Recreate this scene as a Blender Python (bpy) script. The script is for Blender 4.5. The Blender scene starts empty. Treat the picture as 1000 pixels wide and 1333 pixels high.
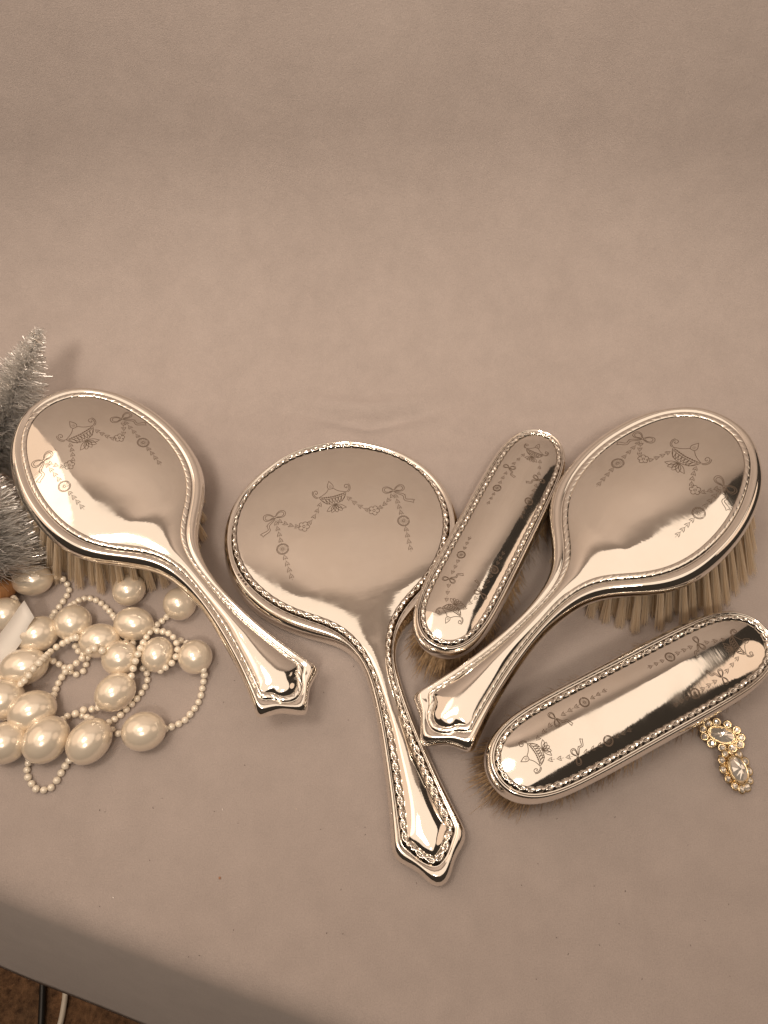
import bpy, bmesh, math, random
from math import sin, cos, pi, sqrt, radians, atan2, hypot
from mathutils import Vector, Matrix, noise
from mathutils.bvhtree import BVHTree

# ------------------------------------------------------------------ camera, world, lights
scene = bpy.context.scene
COL = scene.collection
PITCH, CAM_H, FPX = 58.0, 0.42, 1000.0        # degrees down, metres above the cloth, focal length in photo pixels
cam_d = bpy.data.cameras.new('camera'); cam = bpy.data.objects.new('camera', cam_d); COL.objects.link(cam)
cam_d.sensor_fit = 'HORIZONTAL'; cam_d.sensor_width = 36; cam_d.lens = 36 * FPX / 1000
cam_d.clip_start = 0.01; cam_d.clip_end = 50
cam.location = (0, 0, CAM_H); cam.rotation_euler = (radians(90 - PITCH), 0, 0)
scene.camera = cam

world = bpy.data.worlds.new('World'); scene.world = world; world.use_nodes = True
bg = world.node_tree.nodes['Background']
bg.inputs['Color'].default_value = (1.0, 0.76, 0.57, 1); bg.inputs['Strength'].default_value = 0.035

def area_lamp(name, loc, aim, size, power, colour):
    d = bpy.data.lights.new(name, 'AREA'); d.shape = 'DISK'; d.size = size; d.energy = power; d.color = colour
    o = bpy.data.objects.new(name, d); COL.objects.link(o); o.location = loc
    o.rotation_euler = (Vector(aim) - Vector(loc)).to_track_quat('-Z', 'Y').to_euler()
    return o
area_lamp('ceiling_light', (-0.14, 0.00, 1.72), (-0.14, 0.01, 0), 2.60, 16.2, (1.0, 0.80, 0.63))
area_lamp('overhead_fill', (-0.26, 0.04, 0.98), (0, 0.36, 0.14), 0.26, 2.2, (1.0, 0.84, 0.68))  # added overhead light, set back so the front fall stays dark
area_lamp('left_wall_fill', (-0.95, 0.42, 0.78), (-0.05, 0.25, 0.03), 1.25, 3.2, (1.0, 0.72, 0.52))  # added glow standing in for a lit wall, seen in the silver
area_lamp('right_wall_fill', (1.00, 0.20, 0.75), (0.05, 0.25, 0.03), 0.70, 1.0, (1.0, 0.72, 0.52))  # added dim peach glow for reflections on the right
sd = bpy.data.lights.new('backdrop_fill_spot', 'SPOT'); sd.energy = 43.0; sd.color = (1.0, 0.84, 0.68); sd.spot_size = radians(58); sd.spot_blend = 1.0; sd.shadow_soft_size = 0.10  # added fill that brightens the backdrop and spares the front fall
so = bpy.data.objects.new('backdrop_fill_spot', sd); COL.objects.link(so); so.location = (-0.05, -0.55, 1.25)
so.rotation_euler = (Vector((0.03, 0.52, 0.36)) - so.location).to_track_quat('-Z', 'Y').to_euler()

vs = scene.view_settings
vs.view_transform = 'Standard'; vs.look = 'None'; vs.exposure = 0.15; vs.gamma = 1.0; vs.use_curve_mapping = False
scene.cycles.use_denoising = True
scene.cycles.max_bounces = 12; scene.cycles.diffuse_bounces = 7; scene.cycles.glossy_bounces = 6; scene.cycles.transmission_bounces = 8
scene.cycles.sample_clamp_indirect = 25.0

# ------------------------------------------------------------------ helpers
RNG = random.Random(7)
_p = radians(PITCH)
FW = Vector((0, cos(_p), -sin(_p))); UP = Vector((0, sin(_p), cos(_p))); RT = Vector((1, 0, 0))
def at(px, py, z=0.0):
    """photo pixel -> point on the level z (a height above the cloth)"""
    d = RT * (px - 500) - UP * (py - 666.5) + FW * FPX
    t = (z - CAM_H) / d.z
    return Vector((0, 0, CAM_H)) + d * t

def tag(o, label=None, cat=None, group=None, kind=None):
    if label: o['label'] = label
    if cat: o['category'] = cat
    if group: o['group'] = group
    if kind: o['kind'] = kind
    return o
def empty(name, loc=(0, 0, 0)):
    o = bpy.data.objects.new(name, None); COL.objects.link(o); o.location = loc; o.empty_display_size = 0.01
    return o
def mesh(name, verts, faces, smooth=True):
    m = bpy.data.meshes.new(name); m.from_pydata([tuple(v) for v in verts], [], faces); m.validate()
    if smooth: m.polygons.foreach_set('use_smooth', [True] * len(m.polygons))
    m.update(); return m
def obj(name, m, mat=None, parent=None):
    if mat and not m.materials: m.materials.append(mat)
    o = bpy.data.objects.new(name, m); COL.objects.link(o)
    if parent: o.parent = parent
    return o
def recalc(m):
    bm = bmesh.new(); bm.from_mesh(m); bmesh.ops.recalc_face_normals(bm, faces=bm.faces); bm.to_mesh(m); bm.free(); return m

def mat(name, base, rough=0.5, metal=0.0, **kw):
    m = bpy.data.materials.new(name); m.use_nodes = True
    b = m.node_tree.nodes['Principled BSDF']
    b.inputs['Base Color'].default_value = (*base, 1); b.inputs['Roughness'].default_value = rough; b.inputs['Metallic'].default_value = metal
    for k, v in kw.items(): b.inputs[k.replace('_', ' ')].default_value = v
    return m
class N:
    """small node-building helper"""
    def __init__(s, m): s.t = m.node_tree; s.b = s.t.nodes['Principled BSDF']; s.co = s.t.nodes.new('ShaderNodeTexCoord')
    def noise(s, scale, detail=4, rough=0.55, coord='Object', stretch=None):
        n = s.t.nodes.new('ShaderNodeTexNoise'); n.inputs['Scale'].default_value = scale
        n.inputs['Detail'].default_value = detail; n.inputs['Roughness'].default_value = rough
        src = s.co.outputs[coord]
        if stretch:
            mp = s.t.nodes.new('ShaderNodeMapping'); mp.inputs['Scale'].default_value = stretch
            s.t.links.new(src, mp.inputs['Vector']); src = mp.outputs['Vector']
        s.t.links.new(src, n.inputs['Vector']); return n.outputs['Fac']
    def ramp(s, fac, stops):
        r = s.t.nodes.new('ShaderNodeValToRGB'); e = r.color_ramp.elements
        while len(e) < len(stops): e.new(0.5)
        for el, (p, c) in zip(e, stops): el.position = p; el.color = (*c, 1) if len(c) == 3 else c
        s.t.links.new(fac, r.inputs['Fac']); return r.outputs['Color']
    def mix(s, a, b, fac, mode='MIX'):
        x = s.t.nodes.new('ShaderNodeMix'); x.data_type = 'RGBA'; x.blend_type = mode
        for sock, v in ((x.inputs[6], a), (x.inputs[7], b), (x.inputs[0], fac)):
            if isinstance(v, (int, float)): sock.default_value = v
            elif isinstance(v, tuple): sock.default_value = (*v, 1)
            else: s.t.links.new(v, sock)
        return x.outputs[2]
    def maprange(s, v, a, b, c, d):
        r = s.t.nodes.new('ShaderNodeMapRange')
        for i, k in enumerate((a, b, c, d)): r.inputs[i + 1].default_value = k
        s.t.links.new(v, r.inputs[0]); return r.outputs[0]
    def bump(s, h, strength, dist, prev=None):
        b = s.t.nodes.new('ShaderNodeBump'); b.inputs['Strength'].default_value = strength; b.inputs['Distance'].default_value = dist
        s.t.links.new(h, b.inputs['Height'])
        if prev: s.t.links.new(prev, b.inputs['Normal'])
        return b.outputs['Normal']
    def set(s, sock, v): s.t.links.new(v, s.b.inputs[sock])

# ------------------------------------------------------------------ materials
M = {}
def make_silver(name, dull=0.0, patina_shade=False):
    m = mat(name, (0.93, 0.885, 0.82), 0.05, 1.0); n = N(m)
    sm = n.noise(55, 3); n.set('Roughness', n.maprange(sm, 0.35, 0.75, 0.03 + dull, 0.13 + dull))
    wav = n.noise(70, 2, 0.4); fine = n.noise(900, 2, 0.5, stretch=(1, 0.12, 1))
    nm = n.bump(wav, 0.11, 0.0011); nm = n.bump(fine, 0.10, 0.0001, nm); n.set('Normal', nm)
    col = n.mix((0.93, 0.885, 0.82), (0.86, 0.79, 0.70), n.maprange(n.noise(28, 5), 0.45, 0.75, 0, 0.5))
    if patina_shade:      # oxide in the border's hollows, plus dark reflections painted along its edges
        a = n.t.nodes.new('ShaderNodeAttribute'); a.attribute_name = 'hollow'
        col = n.mix(col, (0.10, 0.072, 0.05), a.outputs['Fac'])
    n.set('Base Color', col)
    return m
M['silver'] = make_silver('polished_silver')
M['border'] = make_silver('cast_silver', 0.05, True)
M['engrave'] = mat('engraved_line', (0.125, 0.09, 0.065), 0.55, 0.25)
M['wood'] = mat('pad_wood', (0.42, 0.27, 0.16), 0.4)
m = mat('pale_bristle', (0.94, 0.87, 0.76), 0.4); M['bristle'] = m          # stiff translucent hair
_t = m.node_tree; _tr = _t.nodes.new('ShaderNodeBsdfTranslucent'); _tr.inputs['Color'].default_value = (0.96, 0.89, 0.78, 1); _mx = _t.nodes.new('ShaderNodeMixShader'); _mx.inputs[0].default_value = 0.6
_t.links.new(_t.nodes['Principled BSDF'].outputs[0], _mx.inputs[1]); _t.links.new(_tr.outputs[0], _mx.inputs[2]); _t.links.new(_mx.outputs[0], _t.nodes['Material Output'].inputs['Surface'])
m = mat('tan_hair', (0.40, 0.27, 0.155), 0.5); n = N(m)
n.set('Base Color', n.ramp(n.noise(420, 2), [(0.3, (0.26, 0.165, 0.09)), (0.55, (0.45, 0.31, 0.18)), (0.8, (0.62, 0.47, 0.31))])); M['hair'] = m
m = mat('faux_pearl', (0.86, 0.76, 0.60), 0.24, 0.36, Coat_Weight=1.0, Coat_Roughness=0.035, Sheen_Weight=0.15); n = N(m)
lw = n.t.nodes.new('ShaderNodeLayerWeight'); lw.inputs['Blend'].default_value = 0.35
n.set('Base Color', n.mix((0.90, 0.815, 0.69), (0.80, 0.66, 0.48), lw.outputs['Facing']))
n.set('Roughness', n.maprange(n.noise(160, 3), 0.3, 0.7, 0.17, 0.27)); M['pearl'] = m
M['seed'] = mat('seed_pearl', (0.93, 0.85, 0.72), 0.3, 0.1, Coat_Weight=1.0, Coat_Roughness=0.08)
M['tinsel'] = mat('silver_tinsel', (0.92, 0.905, 0.89), 0.30, 0.70)
M['tinsel_glitter'] = mat('tinsel_glitter', (0.95, 0.93, 0.9), 0.12, 1.0)
M['wire'] = mat('twisted_wire', (0.45, 0.43, 0.40), 0.4, 1.0)
m = mat('tree_base_wood', (0.36, 0.17, 0.07), 0.55); n = N(m)
n.set('Base Color', n.ramp(n.noise(60, 5, stretch=(1, 6, 1)), [(0.3, (0.24, 0.10, 0.04)), (0.7, (0.46, 0.24, 0.10))])); M['base'] = m
M['card'] = mat('white_card', (0.80, 0.77, 0.73), 0.6)
M['gold'] = mat('gold_setting', (0.80, 0.64, 0.40), 0.25, 1.0)
M['crystal'] = mat('cut_crystal', (0.97, 0.95, 0.90), 0.03, 0.0, Transmission_Weight=0.55, IOR=1.75, Coat_Weight=0.6)
M['foil'] = mat('foiled_crystal', (0.97, 0.93, 0.86), 0.04, 0.7)
M['dark_cord'] = mat('black_cord', (0.012, 0.011, 0.010), 0.45)
M['white_cord'] = mat('white_cord', (0.72, 0.66, 0.56), 0.45)
# cloth: short-napped taupe fabric
m = mat('taupe_cloth', (0.42, 0.38, 0.36), 0.92, 0.0, Sheen_Weight=0.25, Sheen_Roughness=0.5); n = N(m)
big = n.noise(7, 4, 0.6); mid = n.noise(60, 5, 0.65); fib = n.noise(1500, 3, 0.6); streak = n.noise(9, 3, 0.5, stretch=(3.0, 1.0, 0.35))
c = n.mix((0.412, 0.356, 0.336), (0.462, 0.404, 0.382), n.maprange(big, 0.3, 0.7, 0, 1))
c = n.mix(c, n.mix((0.45, 0.392, 0.366), (0.41, 0.348, 0.322), streak), 0.35)
c = n.mix(c, n.ramp(mid, [(0.3, (0.86, 0.86, 0.86)), (0.7, (1.06, 1.06, 1.06))]), 0.5, 'MULTIPLY')
c = n.mix(c, n.ramp(fib, [(0.25, (0.72, 0.72, 0.72)), (0.75, (1.15, 1.15, 1.15))]), 0.55, 'MULTIPLY')
n.set('Base Color', c); nm = n.bump(fib, 0.55, 0.0005); nm = n.bump(mid, 0.20, 0.002, nm); n.set('Normal', nm); M['cloth'] = m
# carpet
m = mat('brown_carpet', (0.09, 0.045, 0.02), 0.95); n = N(m)
f1 = n.noise(160, 4, 0.7); f2 = n.noise(22, 4)
c = n.mix(n.ramp(f1, [(0.3, (0.06, 0.03, 0.014)), (0.7, (0.26, 0.15, 0.08))]), n.ramp(f2, [(0.3, (0.7, 0.7, 0.7)), (0.7, (1.2, 1.1, 1.0))]), 0.7, 'MULTIPLY')
n.set('Base Color', c); n.set('Normal', n.bump(f1, 0.9, 0.006)); M['carpet'] = m
M['speck_red'] = mat('orange_crumb', (0.36, 0.19, 0.11), 0.7)
M['speck_dark'] = mat('dark_fleck', (0.05, 0.04, 0.03), 0.7)
M['speck_glint'] = mat('glitter_fleck', (0.95, 0.93, 0.9), 0.1, 1.0)

# ------------------------------------------------------------------ the setting: cloth sweep, carpet
EDGE_SLOPE = -0.32
def edge_y(x): return 0.0500 + EDGE_SLOPE * (x + 0.181)
CREASE_Y, SWEEP_R, LEAN = 0.318, 0.15, radians(7)
BACK_H = 1.32
def build_cloth():
    X0, X1 = -0.37, 0.52
    nx = 220
    ca = cos(math.atan(EDGE_SLOPE)); verts = []; rows = None
    for i in range(nx + 1):
        x = X0 + (X1 - X0) * i / nx
        ye = edge_y(x)
        path = []
        R = 0.016; tilt = radians(76)         # the fall leaves the fold at 76 degrees: it flares out a little
        hang = 0.165
        # points as (offset along +y from the fold start, z)
        for k in range(14, 0, -1):            # hanging part, hem first
            d = hang * k / 14
            path.append((-(R * sin(tilt) + d * cos(tilt)) / ca, -(R * (1 - cos(tilt)) + d * sin(tilt))))
        for k in range(10, -1, -1):           # rounded fold
            a = tilt * k / 10
            path.append((-R * sin(a) / ca, -R * (1 - cos(a))))
        path = [(ye + a, b) for a, b in path]
        y0 = ye
        for k in range(1, 71):                # table top
            path.append((y0 + (CREASE_Y - y0) * k / 70, 0.0))
        top = pi / 2 - LEAN
        for k in range(1, 61):                # sweep
            a = top * k / 60
            path.append((CREASE_Y + SWEEP_R * sin(a), SWEEP_R * (1 - cos(a))))
        ys, zs = path[-1]
        for k in range(1, 51):                # backdrop
            d = BACK_H * k / 50
            path.append((ys + d * sin(LEAN), zs + d * cos(LEAN)))
        for (y, z) in path:
            w = 0.0
            if y < ye - 0.012:                # soft folds of the fall
                amp = min(1, -z / 0.1); w = amp * (0.004 * noise.noise(Vector((x * 9, z * 3, 1.7))))
                verts.append((x, y + w, z)); continue
            if z > 0.012 and y > CREASE_Y:    # the hanging backdrop is not quite flat
                amp = min(1, (z - 0.012) / 0.12)
                w = amp * (0.013 * noise.noise(Vector((x * 5.0, z * 0.8, 3.1))) + 0.0022 * noise.noise(Vector((x * 16, z * 3.5, 9.2))))
                verts.append((x, y + w, z)); continue
            amp = max(0, min(1, (y - 0.30) / 0.03)) if y > 0.30 else 0.0
            dz = amp * 0.0012 * noise.noise(Vector((x * 30, y * 50, 0.4)))
            # a small pucker in the cloth behind the mirror
            dx = x + 0.012; yc = 0.334 + 0.16 * abs(dx) + 0.9 * dx * dx
            g = math.exp(-dx * dx / 0.0016)
            dz += g * (-0.0065 * math.exp(-((y - yc) / 0.0045) ** 2) + 0.0035 * math.exp(-((y - yc - 0.011) / 0.006) ** 2))
            verts.append((x, y, z + dz))
        rows = len(path)
    faces = [(i * rows + j, (i + 1) * rows + j, (i + 1) * rows + j + 1, i * rows + j + 1) for i in range(nx) for j in range(rows - 1)]
    o = obj('backdrop_cloth', mesh('backdrop_cloth', verts, faces), M['cloth'])
    s = o.modifiers.new('thickness', 'SOLIDIFY'); s.thickness = 0.0012; s.offset = -1
    tag(o, 'taupe felt cloth swept from the table top up into a backdrop', 'cloth', kind='structure')
build_cloth()
FLOOR_Z = -0.42
g = 3.0; vv = []; ff = []; n_ = 60
for i in range(n_ + 1):
    for j in range(n_ + 1):
        vv.append((-g + 2 * g * i / n_, -g + 2 * g * j / n_, FLOOR_Z + 0.002 * noise.noise(Vector((i * 1.7, j * 1.7, 0)))))
for i in range(n_):
    for j in range(n_):
        a = i * (n_ + 1) + j; ff.append((a, a + n_ + 1, a + n_ + 2, a + 1))
tag(obj('carpet_floor', mesh('carpet_floor', vv, ff), M['carpet']), 'brown carpet on the floor below the cloth hem', 'carpet', kind='structure')

# ------------------------------------------------------------------ outlines of the silver pieces (mm; u runs from the head to the handle tip)
def P(s): return [tuple(float(a) for a in q.split(',')) for q in s.split()]
HAIR_BEAD = P("0,0 2,12 5,17.3 13,26 25,32.7 44,39 61,41 79,39.6 95,34 107,25 115,16.5 124,8.8 132,5.4 143,3.5 156,3.1 170,3.6 188,5.2 205,8.3 220,11.5 228,13 231,9.2 236,6.3 239,0")
HAIR_OUT = P("-8.5,0 -7.1,12.4 -3,20.5 4.5,29 16,38.5 32,45.5 50,49.5 62,50.3 79,49.3 92,46.2 103,40.2 113,31 122.5,21.3 131,14.5 140,10.9 155,8.5 165,8 182,9.4 205,13.2 222,17.5 231,20.3 235,20.9 237.2,16.6 240.4,10 245.6,4.4 250,0")
HAIR_ANCH = [(0, 0), (6, 7), (11, 13), (14, 16), (19, 21), (22, 25)]
MIR_BEAD = P("0,0 1.6,16.5 8,31.5 17.5,46 29,56 42,62.7 54.6,65.6 68.4,65.6 81.6,62 95,54.5 105,46 113,36.5 120.5,25 129,15.5 138,10 147,6.7 159.5,4.4 172,4.2 189,4.9 203,6 217,7.7 231.5,9.7 240,11 246.5,11.7 250.4,9 255,6 259,0")
MIR_OUT = P("-6,0 -4.3,17 2.8,35 16,54 34,67.5 50,72.5 61.5,73.8 73,73.2 84,71 100,63.3 115,50.2 127.7,32.5 134,21.5 142.5,13.6 152,9.8 165,8.9 184,9.6 208,12.4 226,15 239.5,17.4 250,19 254,17 258,12.4 262.6,8 268,4.6 269.9,0")
MIR_ANCH = [(0, 0), (4, 4), (8, 8), (12, 11), (17, 15), (23, 20), (26, 25)]
CLO_BEAD = P("0,0 1.7,7.5 4.8,10.8 10,14.2 15,16 25,17.6 45,18.2 82,18.2 119,18.2 139,17.6 149,16 154,14.2 159.2,10.8 162.3,7.5 164,0")
CLO_OUT = P("-5.6,0 -4,9.5 -.2,14 6,18.3 13,21 24.5,23 45,23.9 82,24 119,23.9 139.5,23 151,21 158,18.3 164.2,14 168,9.5 169.6,0")
CLO_ANCH = [(k, k) for k in (0, 3, 6, 8, 11, 14)]

def half_curve(pts, n=24):
    """centripetal Catmull-Rom through the half outline, mirrored at both ends; returns dense points and the index of each control point"""
    Q = [(pts[1][0], -pts[1][1])] + list(pts) + [(pts[-2][0], -pts[-2][1])]
    out, idx = [], []
    for i in range(1, len(Q) - 2):
        p0, p1, p2, p3 = (Vector(q) for q in Q[i - 1:i + 3])
        t0 = 0; t1 = t0 + (p1 - p0).length ** .5; t2 = t1 + (p2 - p1).length ** .5; t3 = t2 + (p3 - p2).length ** .5
        idx.append(len(out))
        for k in range(n):
            t = t1 + (t2 - t1) * k / n
            a1 = p0 * ((t1 - t) / (t1 - t0)) + p1 * ((t - t0) / (t1 - t0)); a2 = p1 * ((t2 - t) / (t2 - t1)) + p2 * ((t - t1) / (t2 - t1))
            a3 = p2 * ((t3 - t) / (t3 - t2)) + p3 * ((t - t2) / (t3 - t2))
            b1 = a1 * ((t2 - t) / (t2 - t0)) + a2 * ((t - t0) / (t2 - t0)); b2 = a2 * ((t3 - t) / (t3 - t1)) + a3 * ((t - t1) / (t3 - t1))
            out.append(b1 * ((t2 - t) / (t2 - t1)) + b2 * ((t - t1) / (t2 - t1)))
    idx.append(len(out)); out.append(Vector(pts[-1]))
    return out, idx
def arc_pick(pts, a, b, n):
    seg = pts[a:b + 1]; L = [0]
    for i in range(1, len(seg)): L.append(L[-1] + (seg[i] - seg[i - 1]).length)
    res = []; j = 0
    for k in range(n):
        t = L[-1] * k / n
        while L[j + 1] < t: j += 1
        f = (t - L[j]) / max(1e-9, L[j + 1] - L[j]); res.append(seg[j].lerp(seg[j + 1], f))
    return res
def outline_pair(bead, out, anch, step, end_u):
    """matched closed outlines, about `step` mm apart, symmetric, smoothed (less past end_u, where the handle end has its corners)"""
    cb, ib = half_curve(bead); co, io = half_curve(out)
    B, O = [], []
    for (a, b), (a2, b2) in zip(anch[:-1], anch[1:]):
        s0, s1 = ib[a], ib[a2]; L = sum((cb[i + 1] - cb[i]).length for i in range(s0, s1)); n = max(4, int(L / step))
        B += arc_pick(cb, s0, s1, n); O += arc_pick(co, io[b], io[b2], n)
    B.append(cb[-1]); O.append(co[-1])
    def close(H): return [Vector(p) for p in H] + [Vector((p.x, -p.y)) for p in H[-2:0:-1]]
    B, O = close(B), close(O)
    def smooth(C, its):
        n = len(C)
        for it in range(its):
            C2 = []
            for i in range(n):
                w = 0.5 if (C[i].x < end_u or it < its * 0.02) else 0.0
                C2.append(C[i].lerp((C[i - 1] + C[(i + 1) % n]) * .5, w))
            C = C2
        return C
    its = int(50 / step)
    return smooth(B, its), smooth(O, its)

def smoothstep(a, b, x):
    t = max(0, min(1, (x - a) / (b - a))); return t * t * (3 - 2 * t)
def table(x, pts):
    if x <= pts[0][0]: return pts[0][1]
    for (a, b), (c, d) in zip(pts[:-1], pts[1:]):
        if x <= c: return b + (d - b) * smoothstep(a, c, x)
    return pts[-1][1]

def build_silver(spec):
    """plate, border and shell meshes of one silver back (local metres, origin at (uh,0), z=0 at the border plane)"""
    mm = 0.001; uh = spec['uh']
    B, O = outline_pair(spec['bead'], spec['out'], spec['anch'], spec['step'], spec['end_u'])
    n = len(B); hw = spec['hw']
    # unit direction bead -> outer edge, smoothed
    D = [(O[i] - B[i]) for i in range(n)]; Ln = [d.length for d in D]; Dn = [d.normalized() for d in D]
    for _ in range(6):
        Dn = [(Dn[i - 1] + Dn[i] * 2 + Dn[(i + 1) % n]).normalized() for i in range(n)]
    def loc(p, z): return (mm * (p.x - uh), mm * p.y, mm * z)
    ua, ub = spec['spine']
    wob = spec.get('wobble', 0.03)
    # --- plate: rings from the border to the spine
    rings = [1.0, .985, .96, .92, .87, .81, .74, .66, .58, .50, .42, .34, .26, .18, .11, .05, 0.0]
    V = []; F = []
    for r in rings:
        for i in range(n):
            b = B[i] - Dn[i] * (hw * 0.75); c = Vector((max(ua, min(ub, b.x)), 0)); q = c.lerp(b, r)
            h = table(q.x, spec['dome']); pw = table(q.x, spec['dome_pow'])
            z = h * (1 - r ** pw)
            if r < 1: z += wob * (1 - r ** 4) * (noise.noise(Vector((q.x * .045, q.y * .045, spec['seed']))) + .4 * noise.noise(Vector((q.x * .11, q.y * .11, spec['seed'] + 5))))
            V.append(loc(q, z))
    for k in range(len(rings) - 1):
        for i in range(n):
            j = (i + 1) % n; F.append((k * n + i, k * n + j, (k + 1) * n + j, (k + 1) * n + i))
    plate = mesh(spec['name'] + '_plate', V, F)
    bm = bmesh.new(); bm.from_mesh(plate); bmesh.ops.remove_doubles(bm, verts=bm.verts, dist=2e-6)
    bmesh.ops.recalc_face_normals(bm, faces=bm.faces)
    if sum(f.normal.z for f in bm.faces) < 0: bmesh.ops.reverse_faces(bm, faces=bm.faces)
    bm.to_mesh(plate)
    bvh = BVHTree.FromBMesh(bm); bm.free()
    plate.polygons.foreach_set('use_smooth', [True] * len(plate.polygons))
    # --- shell: from under the border out over the shoulder and round underneath
    TT = [table(B[i].x, spec['thick']) for i in range(n)]
    prof = [(-hw, -.5, 0), (0, -.7, 0), (hw * 1.0, -.65, 0), (hw + .35, -.75, 0), (hw + .8, -.45, 0)]
    tail = [(.52, -.10), (.60, -.12), (.68, -.40), (.77, -1.05), (.86, -2.0), (.93, -3.1), (.98, -4.4), (1.0, -5.8), (.99, -7.2), (.95, -8.5), (.90, -9.3)]
    V = []; rows = []
    for off, z, _ in prof: rows.append([(B[i] + Dn[i] * min(off, Ln[i] * .48), z) for i in range(n)])
    for q, z in tail: rows.append([(B[i] + Dn[i] * (max(Ln[i] * q, min(hw + .8, Ln[i] * .48))), z * TT[i] / 9.3) for i in range(n)])
    rows.append([(B[i] + Dn[i] * (Ln[i] * .8), -TT[i]) for i in range(n)])
    rows.append([(Vector((max(ua, min(ub, B[i].x)), 0)), -TT[i] - .05) for i in range(n)])
    V = [loc(p, z) for row in rows for p, z in row]; F = []
    for k in range(len(rows) - 1):
        for i in range(n):
            j = (i + 1) % n; F.append((k * n + i, (k + 1) * n + i, (k + 1) * n + j, k * n + j))
    shell = mesh(spec['name'] + '_shell', V, F)
    bm = bmesh.new(); bm.from_mesh(shell); bmesh.ops.remove_doubles(bm, verts=bm.verts, dist=2e-6); bm.to_mesh(shell); bm.free()
    shell.polygons.foreach_set('use_smooth', [True] * len(shell.polygons))
    # --- border: a cast band of leaves along the bead line
    S = [0.0]
    for i in range(n): S.append(S[-1] + (B[(i + 1) % n] - B[i]).length)
    total = S[-1]; ns = int(total / 0.42); nt = 10
    per = total / round(total / spec['leaf']); V = []; F = []; hol = []
    j = 0
    for k in range(ns):
        s = total * k / ns
        while S[j + 1] < s: j += 1
        f = (s - S[j]) / (S[j + 1] - S[j]); p = B[j % n].lerp(B[(j + 1) % n], f); d = Dn[j % n].lerp(Dn[(j + 1) % n], f).normalized()
        # leaves run outward from the head top on both sides
        ss = s if s <= total / 2 else total - s
        for t in range(nt + 1):
            tt = -1 + 2 * t / nt
            env = sqrt(max(0, 1 - tt * tt))
            if spec['pattern'] == 'laurel':
                a = pi * ss / per; w1 = .52 * sin(a)
                st = max(math.exp(-((tt - w1) / .34) ** 2), math.exp(-((tt + w1) / .34) ** 2))     # two leafy strands that cross
                big = ss / per % 3.0
                boss = max(0, 1 - ((big - 1.5) ** 2 * 7 + tt * tt * 2.6)) * 1.1                     # a small flower in every third eye
                vein = .10 * sin(ss * 5.2 + 3 * abs(tt))
                hgt = max(.42 + .58 * st + vein * st, .4 + boss * .75)
            else:
                ph = (ss / per - 0.55 * tt + .25 * noise.noise(Vector((ss * .4, 3.3, 0)))) % 1.0
                leaf = min(1, 1.55 * sin(pi * ph) ** .5)
                nz = noise.noise(Vector((ss * .22, spec['seed'], 0)))
                hgt = 1 - (1 - leaf) * (.5 + .5 * nz) * .6
            edge = smoothstep(.60, .95, abs(tt))  # edge band: dark reflections put into the colour
            z = spec['bh'] * env ** .8 * hgt - .45
            q = p + d * (hw * tt); V.append(loc(q, z)); hol.append(max(0, min(1, (1 - hgt) * 1.25 * spec['tarnish_shade'] + edge * 1.0 * spec['tarnish_shade'])))
    W = nt + 1
    for k in range(ns):
        k2 = (k + 1) % ns
        for t in range(nt): F.append((k * W + t, k2 * W + t, k2 * W + t + 1, k * W + t + 1))
    border = mesh(spec['name'] + '_border', V, F); recalc(border)
    if sum(p.normal.z for p in border.polygons) < 0: border.flip_normals()
    border.polygons.foreach_set('use_smooth', [True] * len(border.polygons))
    at_ = border.attributes.new('hollow', 'FLOAT', 'POINT'); at_.data.foreach_set('value', hol)
    return dict(plate=plate, shell=shell, border=border, bvh=bvh, B=B, O=O, Dn=Dn)

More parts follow.
